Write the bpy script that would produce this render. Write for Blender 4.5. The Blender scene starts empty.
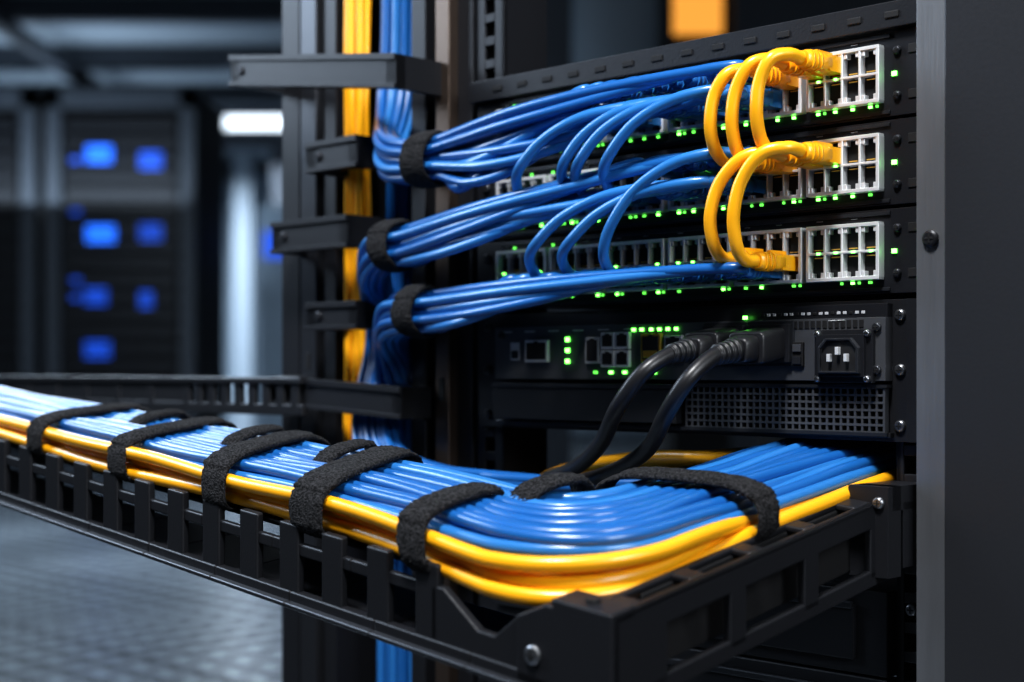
import bpy, bmesh, math, random
from mathutils import Vector, Matrix, noise
random.seed(7)
EYE=0.65
D=bpy.data; S=bpy.context.scene; COL=S.collection

# ------------------------------------------------------------------ materials
def mat(name, col, rough=.5, metal=0, emis=None, es=0, bump=0, bscale=200, var=0, coat=0, spec=.5, detail=3, stretch=None, col2=None, dist=.001):
    m=D.materials.new(name); m.use_nodes=True; nt=m.node_tree; b=nt.nodes['Principled BSDF']
    b.inputs['Base Color'].default_value=(*col,1); b.inputs['Roughness'].default_value=rough
    b.inputs['Metallic'].default_value=metal; b.inputs['Specular IOR Level'].default_value=spec
    b.inputs['Coat Weight'].default_value=coat; b.inputs['Coat Roughness'].default_value=.15
    if emis: b.inputs['Emission Color'].default_value=(*emis,1); b.inputs['Emission Strength'].default_value=es
    if bump or var:
        tc=nt.nodes.new('ShaderNodeTexCoord'); mp=nt.nodes.new('ShaderNodeMapping'); n=nt.nodes.new('ShaderNodeTexNoise')
        n.inputs['Scale'].default_value=bscale; n.inputs['Detail'].default_value=detail
        if stretch: mp.inputs['Scale'].default_value=stretch
        nt.links.new(tc.outputs['Object'],mp.inputs[0]); nt.links.new(mp.outputs[0],n.inputs['Vector'])
        if bump:
            bp=nt.nodes.new('ShaderNodeBump'); bp.inputs['Strength'].default_value=bump; bp.inputs['Distance'].default_value=dist
            nt.links.new(n.outputs['Fac'],bp.inputs['Height']); nt.links.new(bp.outputs[0],b.inputs['Normal'])
        if var:
            r=nt.nodes.new('ShaderNodeMapRange'); r.inputs['To Min'].default_value=max(0,rough-var); r.inputs['To Max'].default_value=min(1,rough+var)
            nt.links.new(n.outputs['Fac'],r.inputs['Value']); nt.links.new(r.outputs[0],b.inputs['Roughness'])
        if col2:
            cr=nt.nodes.new('ShaderNodeValToRGB'); cr.color_ramp.elements[0].position=.42; cr.color_ramp.elements[0].color=(*col,1)
            cr.color_ramp.elements[1].position=.66; cr.color_ramp.elements[1].color=(*col2,1)
            nt.links.new(n.outputs['Fac'],cr.inputs[0]); nt.links.new(cr.outputs[0],b.inputs['Base Color'])
    return m
BLACK=mat('black_powder_coat',(.021,.022,.026),.40,.35,bump=.12,bscale=900)
DARK=mat('dark_steel',(.050,.053,.061),.34,.65,bump=.08,bscale=700,var=.08)
FACE=mat('switch_face',(.018,.019,.023),.38,.3,bump=.08,bscale=800)
GREY=mat('grey_module',(.082,.086,.095),.40,.35,bump=.08,bscale=800)
POSTG=mat('brushed_steel_post',(.27,.28,.30),.40,.75,bump=.15,bscale=60,stretch=(30,30,.6),var=.08)
PANEL=mat('side_panel_paint',(.038,.040,.046),.38,.4,bump=.06,bscale=500,var=.05)
SHEEN=mat('post_brown_sheen',(.14,.105,.085),.36,.85,bump=.12,bscale=60,stretch=(30,30,.6),var=.08)  # brownish reflection on the dark inner post, put into the strip's colour
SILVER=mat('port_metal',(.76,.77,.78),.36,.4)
SILVERD=mat('port_metal_dark',(.48,.49,.50),.36,.45)  # darker tone of port metal, for inner bars and some jacks
SCREW=mat('screw_steel',(.35,.36,.38),.3,.95)
VOID=mat('cavity_black',(.003,.003,.004),.7)
TXT=mat('print_white',(.45,.46,.48),.6)
GOLD=mat('contacts_gold',(.8,.50,.10),.3,.7)
BLUE=mat('blue_pvc',(.014,.118,.37),.30,0,bump=.06,bscale=500,coat=.35)
BLUE2=mat('blue_pvc_light',(.028,.175,.47),.30,0,bump=.06,bscale=500,coat=.35)
YEL=mat('yellow_pvc',(.98,.45,.012),.33,0,bump=.06,bscale=500,coat=.25)
RUB=mat('rubber_black',(.014,.014,.016),.38,0,bump=.05,bscale=500)
VEL=mat('velcro_black',(.005,.005,.006),.95,0,bump=1.0,bscale=900,spec=.3,detail=5,col2=(.050,.050,.054),dist=.003)  # lighter noise puts the fuzz highlights into the colour
GRN=mat('led_green',(.05,.6,.05),.4,0,(.16,1,.10),7)
GRND=mat('led_green_dim',(.05,.4,.05),.4,0,(.15,.9,.10),1.6)
BLU=mat('led_blue_panel',(.02,.1,.6),.4,0,(.02,.18,1),1.7)
BLUD=mat('led_blue_dim',(.02,.1,.6),.4,0,(.02,.14,1),.5)
AMB=mat('amber_panel',(.6,.3,.05),.4,0,(1,.42,.07),.8)
LAMP=mat('lamp_diffuser',(.8,.85,.9),.4,0,(.80,.90,1),2.2)

# ------------------------------------------------------------------ frames
ANG=math.atan2(-.704,.71)
MR=Matrix.Translation((.2052,.74,EYE))@Matrix.Rotation(ANG,4,'Z')
def L(s,v,z): return Vector((-s,v,z))           # rack local: s leftwards, v into rack, z rel. eye
def T(p,q,h):                                   # tray: p along front (left), q towards rack, h above plane
    sl=.170-.20*min(max(p,0),.7)
    return Vector((-(p+.025), q-.222, -.0945+sl*q+.102*p+h))

class MB:
    def __init__(s,fn=None): s.bm=bmesh.new(); s.mats=[]; s.fn=fn
    def mi(s,m):
        if m not in s.mats: s.mats.append(m)
        return s.mats.index(m)
    def box(s,a0,a1,b0,b1,c0,c1,m,rot=None):
        i=s.mi(m); vs=[]
        for c in (c0,c1):
            for (a,b) in ((a0,b0),(a1,b0),(a1,b1),(a0,b1)):
                p=(a,b,c); vs.append(s.bm.verts.new(s.fn(*p) if s.fn else p))
        for f in ((0,3,2,1),(4,5,6,7),(0,1,5,4),(1,2,6,5),(2,3,7,6),(3,0,4,7)):
            fc=s.bm.faces.new([vs[k] for k in f]); fc.material_index=i
    def prism(s,poly,b0,b1,m):                  # poly in (a,c), extruded along b
        i=s.mi(m); n=len(poly)
        A=[s.bm.verts.new(s.fn(a,b0,c) if s.fn else (a,b0,c)) for a,c in poly]
        B=[s.bm.verts.new(s.fn(a,b1,c) if s.fn else (a,b1,c)) for a,c in poly]
        fs=[s.bm.faces.new(A),s.bm.faces.new(B)]+[s.bm.faces.new((A[k],A[(k+1)%n],B[(k+1)%n],B[k])) for k in range(n)]
        for f in fs: f.material_index=i
    def loft(s,secs,m,n=16,e=2.0,axis='y',smooth=True,cap=True):
        i=s.mi(m); rings=[]
        for (c,w,h) in secs:
            r=[]
            for k in range(n):
                t=2*math.pi*(k+.5)/n; cx=math.copysign(abs(math.cos(t))**(2/e),math.cos(t))*w; cy=math.copysign(abs(math.sin(t))**(2/e),math.sin(t))*h
                o={'y':Vector((cx,0,cy)),'z':Vector((cx,cy,0)),'x':Vector((0,cx,cy))}[axis]
                p=Vector(c)+o; r.append(s.bm.verts.new(s.fn(*p) if s.fn else p))
            rings.append(r)
        for a,b in zip(rings,rings[1:]):
            for k in range(n):
                f=s.bm.faces.new((a[k],a[(k+1)%n],b[(k+1)%n],b[k])); f.material_index=i; f.smooth=smooth
        if cap:
            for r in (rings[0],rings[-1]):
                f=s.bm.faces.new(r); f.material_index=i
    def screw(s,x,y,z,r=.003,m=None):
        s.loft([(Vector((x,y+.001,z)),r,r),(Vector((x,y-.0012,z)),r,r),(Vector((x,y-.002,z)),r*.7,r*.7)],m or SCREW,14)
        s.box(x-r*.55,x+r*.55,y-.0023,y-.0019,z-r*.12,z+r*.12,VOID); s.box(x-r*.12,x+r*.12,y-.0023,y-.0019,z-r*.55,z+r*.55,VOID)
    def obj(s,name,parent=None,M=None,bevel=0,seg=2):
        bmesh.ops.recalc_face_normals(s.bm,faces=s.bm.faces[:])
        me=D.meshes.new(name); s.bm.to_mesh(me); s.bm.free()
        for m in s.mats: me.materials.append(m)
        o=D.objects.new(name,me); COL.objects.link(o)
        if parent: o.parent=parent
        elif M is not None: o.matrix_world=M
        if bevel:
            b=o.modifiers.new('bevel','BEVEL'); b.width=bevel; b.segments=seg; b.limit_method='ANGLE'; b.angle_limit=math.radians(50)
        return o
def empty(name,M):
    e=D.objects.new(name,None); e.empty_display_size=.05; COL.objects.link(e); e.matrix_world=M; return e

def cat(pts,n=10):
    P=[Vector(p) for p in pts]; P=[P[0]*2-P[1]]+P+[P[-1]*2-P[-2]]; out=[]
    for i in range(1,len(P)-2):
        a,b,c,d=P[i-1:i+3]
        for k in range(n):
            t=k/n; out.append(.5*((2*b)+(c-a)*t+(2*a-5*b+4*c-d)*t*t+(3*b-a-3*c+d)*t**3))
    out.append(P[-2]); return out
def curves(name,paths,r,m,parent=None,M=None,res=4):
    cu=D.curves.new(name,'CURVE'); cu.dimensions='3D'; cu.bevel_depth=r; cu.bevel_resolution=res; cu.use_fill_caps=True
    for p in paths:
        sp=cu.splines.new('POLY'); sp.points.add(len(p)-1)
        for k,v in enumerate(p): sp.points[k].co=(*v,1)
        sp.use_smooth=True
    cu.materials.append(m); o=D.objects.new(name,cu); COL.objects.link(o)
    if parent: o.parent=parent
    elif M is not None: o.matrix_world=M
    return o
def hexpack(n,d):
    c=[]
    for i in range(-5,6):
        for j in range(-5,6):
            x=(i+.5*(j&1))*d; y=j*d*.866; c.append((math.hypot(x-.1*d,y),x,y))
    c.sort(); return [(x,y) for _,x,y in c[:n]]
def sm(t): t=min(1,max(0,t)); return t*t*(3-2*t)

# ------------------------------------------------------------------ rack
rack=empty('server_rack',MR)
zb,zt=-EYE,1.25
def rail(s0,s1,v0,name,zlo=zb,zhi=zt,m=BLACK):
    b=MB(); hw=.0045; c=(s0+s1)/2
    b.box(-s1,-(c+hw),v0,v0+.003,zlo,zhi,m); b.box(-(c-hw),-s0,v0,v0+.003,zlo,zhi,m)
    pitch=.0148; z=zlo
    while z<zhi:
        b.box(-(c+hw),-(c-hw),v0,v0+.003,z,min(z+pitch-.009,zhi),m); z+=pitch
    b.box(-s1,-s1+.003,v0,v0+.04,zlo,zhi,m); b.box(-s0-.003,-s0,v0,v0+.04,zlo,zhi,m)
    b.box(-s1+.004,-s0-.004,v0+.02,v0+.022,zlo,zhi,VOID)
    return b.obj(name,rack,bevel=.0005)
rail(.002,.020,.004,'mounting_rail_right')
rail(.300,.326,.004,'mounting_rail_left')
b=MB()
b.box(.0005,.0165,-.012,.05,zb,zt,POSTG); b.box(-.001,.0008,-.006,.05,zb,zt,BLACK)
for z in (.0635,-.30,.32): b.screw(.0085,-.0125,z,.0042,BLACK)
b.obj('post_right',rack,bevel=.0015,seg=3)
b=MB(); b.box(.0185,.30,-.018,.03,zb,zt,PANEL); b.box(.0166,.0184,-.008,.03,zb,zt,VOID); b.box(.27,.30,.03,.65,zb,zt,PANEL)
b.obj('side_panel_right',rack,bevel=.002,seg=3)
b=MB()
for s0 in (.0,.30): b.box(-s0-.03,-s0,.60,.64,zb,zt,BLACK)
b.box(-.53,.02,.0,.64,zt-.04,zt,BLACK); b.box(-.53,.02,.0,.64,zb,zb+.05,BLACK)
b.obj('rear_frame',rack,bevel=.002)
b=MB() # left outer post: folded channel
b.box(-.524,-.503,-.004,.05,zb,zt,BLACK); b.box(-.503,-.499,.006,.05,zb,zt,VOID); b.box(-.499,-.481,-.006,.05,zb,zt,DARK); b.box(-.481,-.477,.004,.05,zb,zt,VOID); b.box(-.477,-.463,-.002,.05,zb,zt,BLACK)
for k in range(12): b.box(-.492,-.4875,-.0068,-.0058,-.6+k*.15,-.588+k*.15,VOID)
b.obj('post_left_outer',rack,bevel=.0012,seg=2)
b=MB()
b.box(-.380,-.366,-.004,.06,zb,zt,BLACK); b.box(-.366,-.354,.006,.06,zb,zt,DARK); b.box(-.354,-.341,-.006,.06,zb,zt,SHEEN); b.box(-.341,-.327,.002,.05,zb,zt,BLACK)
b.box(-.463,-.380,.055,.06,zb,zt,BLACK)
for k in range(12): b.box(-.350,-.345,-.0068,-.0058,-.62+k*.15,-.605+k*.15,VOID)
b.obj('post_left_inner',rack,bevel=.0012)
def bracket(name,s0,s1,z,h,v0=-.03,v1=.0,tilt=0):
    b=MB(lambda x,y,zz:(x,y,zz+tilt*((-x)-(s0+s1)/2)))
    b.box(-s1,-s0,v0,v0+.008,z-h/2,z+h/2,BLACK)
    b.box(-s1,-s1+.010,v0,v1,z-h/2,z+h/2,BLACK); b.box(-s0-.010,-s0,v0,v1,z-h/2,z+h/2,BLACK)
    b.box(-s1,-s0,v0-.002,v0+.003,z+h/2-.004,z+h/2,BLACK); b.box(-s1,-s0,v0-.002,v0+.003,z-h/2,z-h/2+.003,BLACK)
    b.screw(-s1+.013,v0,z,.0035,DARK)
    return b.obj(name,rack,bevel=.0018,seg=3)
bracket('bracket_1',.348,.53,.203,.022,-.045,tilt=.14)
bracket('bracket_2',.405,.46,.147,.021,-.03)
bracket('bracket_3',.415,.50,.094,.022,-.03)
bracket('bracket_4',.405,.46,.037,.019,-.03)
bracket('bracket_5',.36,.50,-.018,.021,-.03,tilt=.05)
b=MB(); b.box(-.322,-.001,-.006,.002,.1708,.184,BLACK)
for k in range(14): b.box(-.30+k*.0215,-.292+k*.0215,-.0068,-.0058,.1755,.179,VOID)
b.obj('blank_strip',rack,bevel=.0008)
for i in range(5):
    z1=-.112-i*.0445; b=MB(); b.box(-.318,-.022,-.001,.012,z1-.0432,z1,BLACK); b.box(-.300,-.04,-.004,.0,z1-.036,z1-.008,FACE)
    b.box(-.30,-.04,-.0055,-.003,z1-.010,z1-.006,DARK)
    b.obj('blank_panel_%d'%i,rack,bevel=.0008)
b=MB()
for z in (-.060,-.075,-.09,-.12,-.165,-.21): b.screw(-.011,.004,z,.0032)
b.obj('rail_screws',rack)
b=MB(); b.box(-.30,-.02,.28,.285,-.16,-.04,VOID); b.box(-.30,-.02,.01,.28,-.114,-.111,BLACK); b.obj('inner_shelf',rack)

# ------------------------------------------------------------------ switches
G0=.024; GP=.046; CP=.0103
def col_s(c): return G0+(c//4)*GP+(c%4+.5)*CP
def make_switch(idx,zb_):
    e=empty('network_switch',MR)
    b=MB(); H=.0425; z0=zb_; z1=zb_+H
    b.box(-.318,-.0005,-.002,.004,z0,z1,FACE)
    b.box(-.300,-.020,.004,.26,z0+.001,z1-.001,BLACK)
    b.box(-.296,-.0195,-.0032,-.001,z0+.0012,z0+.0030,DARK); b.box(-.296,-.0195,-.0032,-.001,z1-.0030,z1-.0012,DARK)
    for zz in (z0+.010,z1-.010):
        b.screw(-.0155,-.002,zz,.0022,DARK)
        b.box(-.0095,-.0035,-.0026,-.0018,zz-.0022,zz+.0022,VOID)
        b.screw(-.309,-.002,zz,.003,DARK)
    b.obj('chassis',e,bevel=.0005)
    b=MB(); zl=z0+.0080; zh=z0+.0350; zm=(zl+zh)/2; led=MB()
    for g in range(6):
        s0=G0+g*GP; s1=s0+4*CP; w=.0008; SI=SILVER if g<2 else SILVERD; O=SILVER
        b.box(-s1-w,-s0+w,-.0028,-.002,zl,zh,VOID)
        for zz,k,mm in ((zl,1.2,O),(zm,.8,SI),(zh,1.2,O)): b.box(-s1-w,-s0+w,-.0075,-.002,zz-w*k,zz+w*k,mm)
        for c in range(5): x=-(s0+c*CP); ww=w*(1.2 if c in (0,4) else .8); b.box(x-ww,x+ww,-.0074,-.002,zl,zh,O if c in (0,4) else SI)
        for c in range(4):
            xc=-(s0+(c+.5)*CP)
            for top in (0,1):
                zc=zb_+(.0145 if not top else .0285); sg=1 if top else -1
                for sx in (-1,1):
                    xa=xc+sx*.0044; b.box(min(xa,xa-sx*.0019),max(xa,xa-sx*.0019),-.0068,-.0025,zc+sg*.0042-.0014,zc+sg*.0042+.0014,SI)
                b.box(xc-.0026,xc+.0026,-.0048,-.0044,zc-sg*.0050-.0003,zc-sg*.0050+.0003,GOLD)
                if c%2: b.box(xc-.003,xc+.001,-.0024,-.0019,z0+.0384,z0+.0389,TXT)
            rr=random.random()
            if rr<.8:
                led.box(xc-.0026,xc-.0008,-.0030,-.0018,z0+.0052,z0+.0065,GRN if rr<.45 else GRND)
            if random.random()<.35: led.box(xc+.0016,xc+.0028,-.0030,-.0018,z0+.0052,z0+.0065,GRND)
            if random.random()<.35: led.box(xc+.001,xc+.0026,-.0082,-.0070,zm-.0006,zm+.0006,GRN)
    led.box(-.0185,-.0160,-.0030,-.0018,z0+.0200,z0+.0222,GRN)
    for s in (.235,.252,.27,.285): led.box(-s,-s+.0016,-.003,-.0018,z0+.037,z0+.0385,GRND)
    b.obj('port_block',e,bevel=.00025,seg=1); led.obj('status_leds',e)
    return e
SW=[.1273,.0829,.0385]
for i,z in enumerate(SW): make_switch(i,z)

# ------------------------------------------------------------------ server appliance
e=empty('rack_server',MR); b=MB(); z0,z1=-.036,.0355
b.box(-.318,-.010,-.001,.004,z0,z1,BLACK); b.box(-.300,-.02,.004,.27,z0+.001,z1-.001,BLACK)
b.box(-.300,-.018,-.005,.0,z0+.002,z0+.0045,DARK)
for zz in (z0+.008,z1-.008,0.0): b.screw(-.0145,-.001,zz,.003); b.screw(-.309,-.001,zz,.003,DARK)
b.box(-.0105,-.0035,-.002,.004,z0,z1,BLACK)
b.obj('chassis',e,bevel=.0007)
b=MB()
b.box(-.296,-.019,-.008,-.001,-.0055,.0265,GREY)
b.box(-.296,-.019,-.006,-.001,.0265,.0335,FACE)
b.box(-.296,-.150,-.010,-.001,-.030,-.008,BLACK)
b.box(-.296,-.150,-.0115,-.008,-.0105,-.008,DARK)
b.screw(-.0235,-.008,.0215,.0025,DARK); b.screw(-.0235,-.008,.0,.0025,DARK); b.screw(-.290,-.008,.0215,.0025,DARK)
for k in range(18):
    b.box(-.095+k*.0036,-.0925+k*.0036,-.0085,-.0075,.0215,.0255,VOID); b.box(-.095+k*.0036,-.0929+k*.0036,-.0064,-.0055,.0285,.0300,TXT if k%3 else VOID)
b.obj('module',e,bevel=.0008)
b=MB()
b.box(-.146,-.021,-.0022,-.001,-.0315,-.009,VOID)
n=30
for k in range(n+1): x=-.146+k*.125/n; b.box(x-.0006,x+.0006,-.006,-.002,-.0315,-.009,GREY)
for k in range(7): z=-.0315+k*.0225/6; b.box(-.146,-.021,-.0061,-.002,z-.0006,z+.0006,GREY)
b.box(-.148,-.019,-.0068,-.001,-.009,-.0072,DARK); b.box(-.148,-.019,-.0068,-.001,-.0333,-.0315,DARK)
b.obj('vent_grill',e)
b=MB(); IX=.0045
b.box(-.063+IX,-.029+IX,-.011,-.008,-.0065,.0205,BLACK)
b.box(-.0605+IX,-.0325+IX,-.0135,-.010,-.0035,.0180,FACE)
xc,zc=-.0465+IX,.0072
poly=[(-.0105,-.0078),(.0105,-.0078),(.0105,.0035),(.0066,.0078),(-.0066,.0078),(-.0105,.0035)]
i=b.mi(VOID); vs=[b.bm.verts.new((xc+x,-.0137,zc+z)) for x,z in poly]; f=b.bm.faces.new(vs); f.material_index=i
outer=[b.bm.verts.new((xc+x*1.13,-.0155,zc+z*1.13)) for x,z in poly]; inn=[b.bm.verts.new((xc+x,-.0155,zc+z)) for x,z in poly]; base=[b.bm.verts.new((xc+x*1.18,-.0125,zc+z*1.18)) for x,z in poly]
i=b.mi(DARK)
for k in range(6):
    for A,B in ((outer,inn),(base,outer),(inn,vs)):
        f=b.bm.faces.new((A[k],A[(k+1)%6],B[(k+1)%6],B[k])); f.material_index=i
for dx,dz in ((-.005,-.001),(.005,-.001),(0,.0025)): b.box(xc+dx-.0009,xc+dx+.0009,-.0165,-.0137,zc+dz-.002,zc+dz+.002,SILVER)
for dx,dz in ((-.0605,.0185),(-.0315,-.0045),(-.0605,-.0045),(-.0315,.0185)): b.screw(dx+IX,-.0115,dz,.0018)
b.box(-.073,-.0665,-.0095,-.008,.002,.0145,VOID)
b.box(-.0725,-.0675,-.0105,-.009,.003,.007,DARK); b.box(-.0725,-.0675,-.0105,-.009,.0095,.0135,GREY)
SC=(.1165,.0870)
for sc in SC:
    b.box(-sc-.0135,-sc+.0135,-.012,-.008,.004,.0240,BLACK)
    b.box(-sc-.0145,-sc+.0145,-.0095,-.008,.002,.0258,DARK)
b.obj('power_inlets',e,bevel=.0006)
b=MB(); led=MB()
def jack(s,z,w,h,m=SILVER):
    b.box(-s-w/2,-s+w/2,-.0105,-.008,z-h/2,z+h/2,m); b.box(-s-w/2+.0014,-s+w/2-.0014,-.0110,-.0104,z-h/2+.0016,z+h/2-.0016,VOID)
    b.box(-s-.0018,-s+.0018,-.0110,-.0104,z+h/2-.0018,z+h/2-.0007,VOID)
jack(.258,.0115,.019,.0135); b.box(-.282,-.274,-.0086,-.008,.006,.017,TXT); b.box(-.281,-.275,-.0089,-.0084,.007,.012,BLACK)
jack(.2125,.0115,.011,.0155,SILVERD)
for ds in (0,.0112):
    for dz in (0,.0105): jack(.2005-ds,.0065+dz,.0105,.0098)
jack(.168,.0125,.0145,.0165,GOLD); b.box(-.173,-.163,-.0114,-.0104,.007,.011,GOLD); jack(.152,.0125,.0125,.014,SILVERD)
for k in range(7): b.box(-.290+k*.02,-.281+k*.02,-.0084,-.0079,.0232,.0240,TXT)
for z in (.004,.0105,.017): led.box(-.235,-.2325,-.0092,-.008,z,z+.0025,GRN)
for s in (.183,.177,.170,.164,.158,.152): led.box(-s,-s+.0020,-.0092,-.008,.0222,.0240,GRN)
for s in (.2125,.2005,.190,.181,.168): led.box(-s,-s+.0024,-.0092,-.008,-.0022,-.0005,GRN if s<.21 else GRND)
led.box(-.1050,-.1026,-.0092,-.008,.0272,.0290,GRN)
for s in (.128,.100,.052): b.box(-s,-s+.010,-.0085,-.0079,.0250,.0256,TXT)
b.obj('io_ports',e,bevel=.0003,seg=1); led.obj('status_leds',e)

# ------------------------------------------------------------------ plugs
def plug(mb,s,z,m,v0=-.0075,big=1.0):
    x=-s
    mb.box(x-.0042*big,x+.0042*big,v0-.010,v0+.004,z-.0036*big,z+.0036*big,m)
    secs=[(Vector((x,v0-.008,z)),.0046*big,.0042*big),(Vector((x,v0-.014,z)),.0044*big,.0040*big),(Vector((x,v0-.022,z)),.0040*big,.0040*big),(Vector((x,v0-.028,z)),.0036*big,.0036*big)]
    mb.loft(secs,m,14,3)
    for k in range(3): v=v0-.016-k*.0035; mb.loft([(Vector((x,v,z)),.0047*big,.0045*big),(Vector((x,v-.0014,z)),.0047*big,.0045*big)],m,14,3)
    mb.box(x-.0012,x+.0012,v0-.016,v0-.002,z+.0036*big,z+.0056*big,m)
lo=lambda k:SW[k]+.0145
hi=lambda k:SW[k]+.0285

# ------------------------------------------------------------------ blue bundles to the switches
RC=.0030
def wig(p,i,a=.0004,f=10):
    return Vector(p)+Vector((0,noise.noise(Vector((i*7.3,p[0]*f,p[2]*f))),noise.noise(Vector((i*3.1+50,p[0]*f,p[2]*f)))))*a
def bundle(strap,start,ports,sag,name,fan=.25):
    ss,sv,sz=strap; paths=[]; pl=MB(); n=len(ports); offs=hexpack(n,.0062)
    offs.sort(key=lambda o:-(o[1]-.35*o[0]))
    for i,((s,z),(ox,oz)) in enumerate(zip(ports,offs)):
        pts=[]
        for (a,bv,c,k) in start: pts.append(L(a+(oz if k==2 else 0), bv+ox, c+(oz if k!=2 else 0)))
        pts.append(L(ss+.012,sv+ox,sz+oz)); pts.append(L(ss-.012,sv+ox,sz+oz))
        e0=Vector((ss-.012,sv+ox,sz+oz)); e1=Vector((s+.010,-.044,z))
        for t in (.33,.66):
            p=e0.lerp(e1,t); u=i/n
            dz=-sag*t*(1-t)*4*(.35+.65*u)
            pts.append(L(p.x, -.047+ox*(1-t)*.9-.005*math.sin(math.pi*t), p.z+dz+oz*fan*math.sin(math.pi*t)))
        pts.append(L(s+.006,-.044,z+.0005)); pts.append(L(s,-.033,z))
        cp=cat(pts,12); cp=[wig(p,i) if -p.x>(s+.02) else p for p in cp]
        paths.append(cp); plug(pl,s,z,BLUE2)
    o=curves(name,paths[::2],RC,BLUE,M=MR); curves('lighter_cables',paths[1::2],RC,BLUE2,parent=o); pl.obj('connectors',o); return o
def portlist(k,seq): return [(col_s(c),(hi(k) if r else lo(k))) for c,r in seq]
st_top=[(.415,.018,.55,2),(.415,.018,.26,2),(.408,.008,.185,2),(.375,-.028,.142,0)]
bundle((.3215,-.04,.131),st_top,portlist(0,[(5,1),(6,1),(7,1),(5,0),(8,1),(9,1),(6,0),(10,1),(11,1),(9,0),(12,1),(13,1),(12,0),(14,1),(13,0),(15,0),(17,0),(18,0)]),.013,'blue_cable_bundle',.7)
st_b2=[(.42,.018,-.55,2),(.42,.016,-.02,2),(.418,.004,.035,2),(.392,-.028,.066,0)]
bundle((.355,-.04,.079),st_b2,portlist(1,[(6,1),(7,1),(8,1),(6,0),(7,0),(9,1),(8,0),(9,0),(11,1),(10,0),(12,0),(13,0),(15,0),(14,0),(16,0),(17,0),(19,0)]),.006,'blue_cable_bundle',.3)
st_b3=[(.405,.018,-.55,2),(.405,.014,-.06,2),(.402,.0,-.005,2),(.372,-.030,.030,0)]
bundle((.331,-.04,.0365),st_b3,[(s,z-.001) for s,z in portlist(2,[(5,0),(6,0),(7,0),(7,0),(8,0),(8,0),(9,0),(10,0),(10,0),(11,0),(12,0),(13,0),(14,0),(15,0),(16,0),(18,0),(19,0)])],.005,'blue_cable_bundle',.3)
def jumpers(src,dst,name,m,r):
    pl=MB(); paths=[]
    for i,((s0,z0_),(s1,z1_)) in enumerate(zip(src,dst)):
        d=i*.0008; dz=z0_-z1_; w=s1-s0
        pts=[L(s0,-.034,z0_),L(s0+.010,-.048,z0_+.0005),L(s0+w*.38,-.056-d,z0_-dz*.07),L(s0+w*.66,-.059-d,z0_-dz*.28),
             L(s0+w*.86,-.059-d,z0_-dz*.58),L(s1-.002,-.054,z1_+.010),L(s1+.001,-.044,z1_+.001),L(s1,-.036,z1_)]
        paths.append(cat(pts,12)); plug(pl,s0,z0_,m); plug(pl,s1,z1_,m)
    o=curves(name,paths,r,m,M=MR); pl.obj('connectors',o); return o
jumpers([(col_s(5),lo(0)+.002),(col_s(7),lo(0)),(col_s(8),lo(0)),(col_s(10),lo(0))],[(col_s(12),lo(1)),(col_s(14),lo(1)),(col_s(15),lo(1)),(col_s(18),lo(1))],'blue_jumper_cables',BLUE2,.0031)
jumpers([(col_s(5),hi(1)),(col_s(6),lo(1)),(col_s(8),lo(1))],[(col_s(12),lo(2)),(col_s(15),lo(2)),(col_s(17),lo(2))],'blue_jumper_cables',BLUE2,.0031)
YP=[((.0752,hi(0)-.004),(.0925,hi(1)-.003)),((.0600,hi(0)-.001),(.0790,hi(1)-.004)),((.0498,hi(0)),(.0640,hi(1)-.001)),
    ((.0600,hi(1)-.003),(.0925,hi(2)-.009)),((.0498,hi(1)-.002),(.0780,hi(2)-.011))]
for i,(a,c) in enumerate(YP):
    pl=MB(); (s0,z0_),(s1,z1_)=a,c; w=s1-s0; dz=z0_-z1_
    pts=[L(s0,-.036,z0_),L(s0+.002,-.045,z0_+.001),L(s0+w*.40+.001,-.053,z0_-.002),L(s0+w*.80,-.0555,z0_-dz*.28),
         L(s1-.001,-.0555,z0_-dz*.60),L(s1,-.051,z1_+.0060),L(s1,-.044,z1_),L(s1,-.036,z1_)]
    plug(pl,s0,z0_,YEL,big=1.12); plug(pl,s1,z1_,YEL,big=1.12)
    o=curves('yellow_patch_cable',[cat(pts,14)],.0034,YEL,M=MR,res=6); pl.obj('connectors',o)

# ------------------------------------------------------------------ vertical risers
paths=[]
for k in range(18):
    s=.388+(k%9)*.0062+.003*(k//9); v=.034-.006*(k//9)+.003*(k%2)
    paths.append([wig(p,k,.004,6) for p in cat([L(s,v,.60),L(s+.002,v,.3),L(s,v,.1),L(s-.001,v,-.1),L(s+.001,v,-.3),L(s,v,-.6)],16)])
curves('blue_riser_cables',paths,.0031,BLUE,M=MR)
paths=[]
for k in range(6):
    s=.4410+(k%3)*.0066; v=.002+.0068*(k//3); e_=k*.003
    paths.append([wig(p,k+30,.004,7) for p in cat([L(s,v,.60),L(s,v,.45),L(s,v,.3),L(s-.004,v-.004,.19),L(s+.001,v,.1),L(s-.002,v,.0),L(s-.004,v-.002,-.045),L(s-.022,v-.004,-.082+e_),L(s-.07,v,-.092+e_),L(.31,.06,-.094+e_),L(.27,.12,-.095+e_)],12)])
curves('yellow_riser_cables',paths,.0031,YEL,M=MR)
paths=[]
for k in range(12):
    a=(k%6)*.0062; c=(k//6)*.006
    paths.append([wig(p,k+60,.002,10) for p in cat([L(.400+a,.012-c,.10),L(.400+a,.008-c,0.02),L(.396+a,-.006-c,-.028),L(.370+a*.8,-.022-c,-.052-a*.3),L(.32,-.028-c,-.062-a*.5),L(.25,-.02+c,-.066-a*.5),L(.16,.02+a,-.066-a*.3),L(.08,.10+a,-.066-c),L(.06,.25,-.07-c)],12)])
curves('blue_rack_entry_cables',paths,.0031,BLUE,M=MR)
paths=[]
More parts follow.
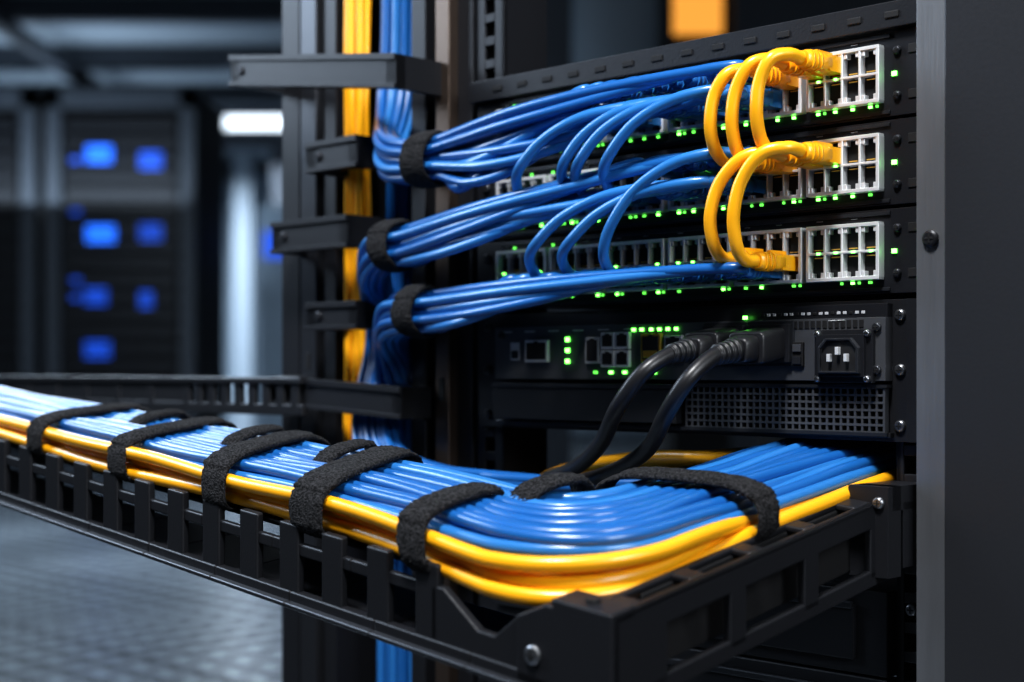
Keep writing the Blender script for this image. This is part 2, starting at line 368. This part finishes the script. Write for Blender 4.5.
for k in range(6):
    a=k*.0070
    paths.append([wig(p,k+90,.004,10) for p in cat([L(.31,.03+a,-.080),L(.25,.0+a,-.062),L(.19,.01+a,-.052-a*.1),L(.12,.01+a,-.048),L(.07,.06+a,-.052),L(.05,.24,-.07)],12)])
curves('yellow_rack_entry_cables',paths,.0031,YEL,M=MR)

# ------------------------------------------------------------------ cable tray
tray=empty('cable_tray',MR); PE=.70
b=MB(T)
def seg(a0,a1,*r):
    n=max(1,int((a1-a0)/.06))
    for k in range(n): b.box(a0+(a1-a0)*k/n,a0+(a1-a0)*(k+1)/n,*r)
seg(.085,PE,-.0035,0,-.0145,-.0085,BLACK); seg(.0,PE,-.0055,0,-.039,-.032,BLACK); seg(.0,PE,-.009,-.0035,-.039,-.0365,DARK)
pp=.0855
while pp<PE:
    b.box(pp,pp+.015,-.0045,0,-.036,.0005,BLACK); pp+=.0335
b.prism([(.034,-.034),(.090,-.034),(.090,-.0085),(.082,-.0085),(.060,-.022),(.050,-.022),(.036,-.010)],-.0045,0,BLACK)
seg(.10,PE,.088,.091,-.030,-.004,BLACK)
seg(.0,PE,.006,.09,-.007,-.004,BLACK)
b.box(0,.10,.02,.20,-.007,-.004,BLACK)
seg(0,PE,.0,.05,-.039,-.037,BLACK)
# right wing
b.box(-.016,-.0115,-.002,.205,-.003,.0,DARK); b.box(-.0015,.002,-.002,.205,-.003,.0,BLACK)
for q0,q1 in ((-.004,.018),(.050,.060),(.092,.102),(.134,.144),(.176,.206)): b.box(-.012,-.001,q0,q1,-.003,.0,BLACK)
b.box(-.016,-.012,-.004,.206,-.012,-.0,BLACK); b.box(-.016,-.012,-.004,.206,-.040,-.032,BLACK)
for q0,q1 in ((-.004,.030),(.072,.084),(.128,.140),(.184,.206)): b.box(-.016,-.012,q0,q1,-.036,-.010,BLACK)
b.box(-.002,.0,.03,.205,-.036,-.003,VOID)
# corner block
b.prism([(-.016,-.039),(.036,-.039),(.036,-.010),(.020,-.002),(-.016,-.002)],-.0055,.0,BLACK); b.box(-.016,.016,-.0055,.010,-.004,.0012,BLACK)
b.box(-.016,.012,-.004,.02,-.039,-.034,BLACK)
b.obj('frame',tray,bevel=.0012,seg=3)
b=MB()
c=T(.026,-.0055,-.024); b.screw(c.x,c.y,c.z,.0042)
c=T(.0,.002,.0014); b.loft([(c-Vector((0,0,.002)),.0032,.0032),(c+Vector((0,0,.0012)),.0032,.0032)],VOID,14,2,'z')
b.box(-.024,-.002,-.03,.02,-.068,-.056,BLACK); b.box(-.024,-.002,-.034,-.022,-.100,-.056,BLACK); b.box(-.030,-.020,-.022,.03,-.092,-.066,BLACK)
b.box(-.012,-.002,-.02,.004,-.096,-.064,BLACK)
b.screw(-.007,-.034,-.064,.003); b.obj('mounting_arm',tray,bevel=.0012,seg=2)
b=MB(); b.box(-1.06,-.46,-.034,-.030,-.032,-.024,BLACK); b.box(-1.06,-.46,-.036,-.028,-.010,-.005,BLACK)
s=.465
while s<1.06: b.box(-s-.009,-s,-.034,-.030,-.026,-.008,BLACK); s+=.017 if s<.60 else .05
b.box(-1.06,-.60,-.033,-.031,-.026,-.008,BLACK)
b.box(-.72,-.70,-.13,-.03,-.05,-.03,BLACK)
b.obj('rear_rail',tray,bevel=.0010)

# tray bundle
m0=.0035; DD=.0063
layers=[(13,0),(12,.5),(12,0),(9,1.5)]
blue=[];blue2=[];yel=[]; idx=0
def bpath(o):
    r=.064-(o-m0)*.56; c=o+r; pts=[]
    p=PE-.01
    while p>c+.01: pts.append((p,o)); p-=.028
    for j in range(0,9):
        t=math.radians(90*j/8); pts.append((c-r*math.sin(t), c-r*math.cos(t)))
    q=c+.02
    while q<.46: pts.append((o,q)); q+=.028
    return pts
def hfac(p,q): return (1-.30*sm((p-.1)/.5))*(1-.34*sm((q-.06)/.12))
for li,(n,off) in enumerate(layers):
    for k in range(n):
        o=m0+(k+off)*DD; idx+=1
        isy=(li==0 and k<3) or (li==1 and k<2) or (li==2 and k<1)
        w=[]
        for (pp_,qq) in bpath(o):
            h=.0016+li*.0056*hfac(pp_,qq)
            sL=(PE-pp_)+qq
            n1=noise.noise(Vector((idx*5.7,sL*8,li)))*.0042; n2=noise.noise(Vector((idx*2.9+40,sL*8,li)))*.0028
            near=math.exp(-((pp_-.040)**2+(qq-.035)**2)/.0040)
            dp=0
            if isy:
                n2-=(.0085-.001*li)*near
                if li==2: dp=-.0012
                if not(li==0 and k==0): w_=sm((qq-.06)/.09); dp+=.005*w_*(1+li*.4); h=h*(1-w_)+.0016*w_
            elif k<2: w_=sm((qq-.05)/.08); h-=.0030*w_*(li>0); n2-=.003*near; dp=-.001*w_
            else: n2-=.003*near
            arch=-.05*max(0,qq-.20)
            w.append(T(pp_+n1+dp-.003*near,qq+n1-.005*near+(-.0015 if (isy and li==2) else 0),h+n2+arch))
        pa=cat(w,6)
        (yel if isy else (blue2 if random.random()<.4 else blue)).append(pa)
o=curves('blue_tray_cable_bundle',blue,.0032,BLUE,M=MR); curves('lighter_cables',blue2,.0032,BLUE2,parent=o)
curves('yellow_tray_cable_bundle',yel,.0037,YEL,M=MR)

# ------------------------------------------------------------------ straps
def strap_loop(fn,hw,hh,width,th=.0016,e=3.2,skew=0,seed=0,M=MR,flap=True,n=120):
    bm=bmesh.new(); W=14; rings=[]
    for k in range(n):
        t=2*math.pi*k/n; cx=math.copysign(abs(math.cos(t))**(2/e),math.cos(t)); cy=math.copysign(abs(math.sin(t))**(2/e),math.sin(t))
        row=[]
        ext=.0012 if (flap and .15<k/n<.42) else 0
        ed=(random.uniform(-.0006,.0006),random.uniform(-.0006,.0006))
        for j in range(W+1):
            u=-.5+j/W; crown=-.0012*(2*u)**4
            rr=th+ext+crown+random.uniform(-.0004,.0004)
            edge=ed[0]*(u<-.4)+ed[1]*(u>.4)+random.uniform(-.0002,.0002)
            row.append(bm.verts.new(fn(u*width+edge+skew*cx*hw+.0015*math.sin(t*2+seed), cx*(hw+rr), cy*(hh+rr))))
        for u in (.5,-.5): row.append(bm.verts.new(fn(u*width*.98+skew*cx*hw+.0015*math.sin(t*2+seed), cx*(hw-.0003), cy*(hh-.0003))))
        rings.append(row)
    for k in range(n):
        A,B=rings[k],rings[(k+1)%n]; m=len(A)
        for j in range(m): f=bm.faces.new((A[j],A[(j+1)%m],B[(j+1)%m],B[j])); f.smooth=True
    bmesh.ops.recalc_face_normals(bm,faces=bm.faces[:])
    me=D.meshes.new('velcro_strap'); bm.to_mesh(me); bm.free(); me.materials.append(VEL)
    o=D.objects.new('velcro_strap',me); COL.objects.link(o); o.matrix_world=M; return o
for (ss,sv,sz,r,w) in ((.3215,-.04,.131,.0152,.022),(.355,-.04,.079,.0146,.019),(.331,-.04,.0365,.0146,.019)):
    strap_loop(lambda a,b_,c,ss=ss,sv=sv,sz=sz:L(ss-a,sv+b_,sz+c),r,r,w,.0018,2.1,seed=ss*50)
QC=m0+.0365; HC=.0088
for (p,w,sk) in ((.455,.018,.10),(.360,.019,.18),(.270,.021,.25),(.190,.025,.28)):
    f=hfac(p,0)
    strap_loop(lambda a,b_,c,p=p:T(p+a,QC-.0012+b_,HC*f-.0002+c),.0430,.0128*f+.0024,w,.0018,3.4,skew=sk,seed=p*40)
for (p,w) in ((.405,.013),(.305,.014),(.222,.014)):
    f=hfac(p,0)
    strap_loop(lambda a,b_,c,p=p:T(p+a,.056+b_,HC*f+.0008+c),.0240,.0128*f+.0020,w,.0016,2.8,skew=.3,seed=p*70)
strap_loop(lambda a,b_,c:T(.103+a,.0235+b_,HC-.0012+c),.0300,.0147,.018,.0020,3.0,skew=.10,seed=3)
strap_loop(lambda a,b_,c:T(.082+a,.066+b_,HC+c),.0200,.0145,.016,.0020,2.6,skew=-.15,seed=8)
hq=hfac(0,.11)
strap_loop(lambda a,b_,c:T(QC-.0015+b_,.110+a,HC*hq+.0006+c),.0425,.0128*hq+.0022,.016,.0018,3.2,skew=-.20,seed=5)

# ------------------------------------------------------------------ power cords
def cord(sc,zc,pts):
    c=curves('power_cord',[cat(pts,14)],.0044,RUB,M=MR,res=6); b=MB(); x=-sc
    def P(v): return Vector((x,v,zc-(abs(v)-.012)*.14))
    b.loft([(P(-.009),.0112,.0084),(P(-.030),.0114,.0086),(P(-.0315),.0108,.0080)],RUB,24,7)
    b.loft([(P(-.0315),.0088,.0070),(P(-.040),.0078,.0066),(P(-.041),.0070,.0060)],RUB,20,4)
    for k in range(4):
        v=-.041-k*.0042; r=.0066-k*.0003
        b.loft([(P(v),r*.8,r*.8),(P(v-.0004),r,r),(P(v-.0028),r*.97,r*.97),(P(v-.0032),r*.8,r*.8),(P(v-.0044),r*.78,r*.78)],RUB,16,2)
    b.obj('plug',c,bevel=.0006)
cord(SC[0],.0145,[L(SC[0],-.034,.0112),L(SC[0]+.0005,-.056,.0080),L(.123,-.072,-.002),L(.138,-.074,-.020),L(.1625,-.060,-.0406),L(.200,-.040,-.056),L(.241,-.02,-.066),L(.28,.03,-.08),L(.29,.12,-.10)])
cord(SC[1],.0140,[L(SC[1],-.034,.0105),L(SC[1]+.0005,-.057,.0072),L(.092,-.074,-.0055),L(.105,-.074,-.022),L(.1276,-.060,-.040),L(.155,-.048,-.052),L(.185,-.035,-.060),L(.225,-.01,-.068),L(.27,.04,-.085),L(.28,.12,-.10)])

# ------------------------------------------------------------------ room
Zc=2.75
def floor_mat():
    m=D.materials.new('raised_floor'); m.use_nodes=True; nt=m.node_tree; b=nt.nodes['Principled BSDF']
    tc=nt.nodes.new('ShaderNodeTexCoord'); mp=nt.nodes.new('ShaderNodeMapping'); mp.inputs['Rotation'].default_value=(0,0,math.radians(-45))
    nt.links.new(tc.outputs['Object'],mp.inputs[0])
    br=nt.nodes.new('ShaderNodeTexBrick'); br.offset=0; br.inputs['Scale'].default_value=1; br.inputs['Brick Width'].default_value=.6; br.inputs['Row Height'].default_value=.6; br.inputs['Mortar Size'].default_value=.014
    br.inputs['Color1'].default_value=(.16,.185,.21,1); br.inputs['Color2'].default_value=(.30,.34,.38,1); br.inputs['Mortar'].default_value=(.03,.03,.04,1)
    vo=nt.nodes.new('ShaderNodeTexVoronoi'); vo.inputs['Scale'].default_value=10; vo.inputs['Randomness'].default_value=0
    nt.links.new(mp.outputs[0],br.inputs[0]); nt.links.new(mp.outputs[0],vo.inputs['Vector'])
    lt=nt.nodes.new('ShaderNodeMath'); lt.operation='LESS_THAN'; lt.inputs[1].default_value=.36; nt.links.new(vo.outputs['Distance'],lt.inputs[0])
    mx=nt.nodes.new('ShaderNodeMix'); mx.data_type='RGBA'; nt.links.new(lt.outputs[0],mx.inputs[0]); nt.links.new(br.outputs['Color'],mx.inputs[6]); mx.inputs[7].default_value=(.006,.007,.009,1)
    nt.links.new(mx.outputs[2],b.inputs['Base Color'])
    rm=nt.nodes.new('ShaderNodeMapRange'); rm.inputs['To Min'].default_value=.30; rm.inputs['To Max'].default_value=.8; nt.links.new(lt.outputs[0],rm.inputs['Value']); nt.links.new(rm.outputs[0],b.inputs['Roughness'])
    b.inputs['Metallic'].default_value=.2
    return m
def slab(name,x0,x1,y0,y1,z0,z1,m): b=MB(); b.box(x0,x1,y0,y1,z0,z1,m); return b.obj(name)
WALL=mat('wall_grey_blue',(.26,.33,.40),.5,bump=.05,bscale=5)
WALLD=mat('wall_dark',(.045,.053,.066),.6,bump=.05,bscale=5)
CEIL=mat('ceiling_grey',(.30,.35,.40),.7,bump=.1,bscale=10)
WHITEC=mat('column_white',(.28,.33,.38),.6,bump=.05,bscale=5)
slab('floor',-7,7,-3,16,-.1,0,floor_mat())
slab('ceiling',-7,7,-3,16,Zc,Zc+.1,CEIL)
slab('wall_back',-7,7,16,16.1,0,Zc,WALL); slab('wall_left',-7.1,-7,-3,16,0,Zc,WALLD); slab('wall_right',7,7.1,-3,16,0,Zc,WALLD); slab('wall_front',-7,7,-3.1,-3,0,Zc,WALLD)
b=MB()
for y in (8.4,9.7,11.0,13.2,15): b.box(-7,7,y,y+.10,Zc-.14,Zc,WALLD)
for x in (-4.4,-2.9): b.box(x,x+.08,3,16,Zc-.20,Zc-.12,WALLD)
b.obj('ceiling_beams')
def lamp(x,y,lx,ly,z=Zc-.08):
    b=MB(); b.box(x-lx/2-.03,x+lx/2+.03,y-ly/2-.03,y+ly/2+.03,z,z+.08,WALLD); b.box(x-lx/2,x+lx/2,y-ly/2,y+ly/2,z-.02,z,LAMP); b.obj('ceiling_light')
lamp(-2.15,12.2,.70,.5); lamp(1.2,10.5,.3,2.0); lamp(3,6,.3,2)  # lamps after the first are added for room illumination
def area(name,loc,tgt,size,pw,col,sy=None):
    l=D.lights.new(name,'AREA'); l.energy=pw; l.color=col; l.size=size
    if sy: l.shape='RECTANGLE'; l.size_y=sy
    o=D.objects.new(name,l); COL.objects.link(o); o.location=loc; o.rotation_euler=(Vector(tgt)-Vector(loc)).to_track_quat('-Z','Y').to_euler(); return o
area('key_light',(-.22,.20,EYE+1.2),(.05,.80,EYE),.24,27,(.97,.98,1))  # added key light above the rack front, out of view
area('rim_light_left',(-1.3,1.3,EYE+.8),(0,.9,EYE),.35,13,(.70,.84,1),.8)  # added cool rim light from the left, no fixture there
area('fill_light_right',(.9,-.6,EYE+.7),(.10,.85,EYE),.5,16,(.90,.95,1),.7)  # added fill from the right, behind the camera
area('room_fill_far',(-3.4,12.4,Zc-.25),(-3.4,12.4,0),2.5,330,(.75,.87,1))  # added area light to brighten the far end of the room
area('ceiling_fill_up',(-3.2,10.0,1.6),(-3.2,10.3,Zc),2.2,60,(.7,.85,1))  # added upward light that lightens the ceiling
area('room_fill_mid',(-2.2,5.5,Zc-.15),(-2.2,5.5,0),2,160,(.72,.86,1))  # added area light that brightens the floor
def cabinet(x0,x1,y,seed,h=2.45):
    random.seed(seed); b=MB(); z1=h
    b.box(x0,x1,y+.06,y+1.0,.0,z1,VOID)
    for x in (x0,x1-.09): b.box(x,x+.09,y-.02,y+.08,0,z1,WALLD)
    b.box(x0,x1,y-.02,y+.08,z1-.12,z1,WALLD); b.box(x0,x1,y-.02,y+.08,0,.12,WALLD)
    z=.2
    while z<z1-.2:
        b.box(x0+.12,x1-.12,y,y+.07,z,z+.07,BLACK)
        if random.random()<.35: b.box(x0+.16,x0+.22,y-.01,y,z+.02,z+.045,BLUD)
        z+=.11
    return b
b=cabinet(-2.98,-2.03,9.6,1)
for (x,z,w,m) in ((-2.64,2.03,.08,BLU),(-2.31,1.99,.07,BLUD),(-2.63,1.52,.09,BLU),(-2.31,1.53,.07,BLUD),(-2.66,1.12,.07,BLUD),(-2.34,1.10,.04,BLUD),(-2.65,.78,.08,BLUD)):
    for dz in (-.05,-.012,.026): b.box(x-w,x+w,9.58,9.60,z+dz,z+dz+.024,m)
b.obj('server_cabinet')
b=cabinet(-4.1,-3.05,9.6,2); b.obj('server_cabinet')
b=cabinet(-1.3,-.2,12.7,3); b.obj('server_cabinet')
b=MB()
for (x,y,w,m) in ((-2.66,14.3,.18,WHITEC),(-3.35,13.5,.2,WALLD),(-2.15,13.4,.14,WALLD)): b.box(x,x+w,y,y+w,0,Zc,m)
b.obj('aisle_columns')
b=MB(); b.box(-1.93,-1.6,11.4,11.8,.0,1.9,WALL); b.box(-1.88,-1.65,11.38,11.4,1.5,1.7,BLUD); b.obj('aisle_console')
b=MB(); b.box(.02,.22,5.5,6,0,Zc-.02,WALLD); b.box(.22,.60,6.2,6.4,1.3,Zc-.02,WALL); b.box(.60,1.9,5.6,6.2,0,Zc-.02,VOID); b.box(.60,.78,5.55,5.6,1.9,2.25,AMB); b.box(.82,1.5,5.55,5.6,0,2.6,WALLD)
b.obj('amber_lit_cabinet')

w=D.worlds.new('World'); S.world=w; w.use_nodes=True; w.node_tree.nodes['Background'].inputs[0].default_value=(.35,.45,.6,1); w.node_tree.nodes['Background'].inputs[1].default_value=.25
# ------------------------------------------------------------------ camera
cam=D.cameras.new('camera'); co=D.objects.new('camera',cam); COL.objects.link(co); co.location=(0,0,EYE); co.rotation_euler=(math.radians(90),0,0)
cam.sensor_width=36; cam.lens=1500/1024*36; cam.shift_y=29/1024; cam.clip_start=.02
cam.dof.use_dof=True; cam.dof.focus_distance=.77; cam.dof.aperture_fstop=5.4
S.camera=co
S.view_settings.view_transform='Standard'
S.view_settings.exposure=.1
try: S.view_settings.look='Medium High Contrast'
except Exception as ex: print('look',ex)
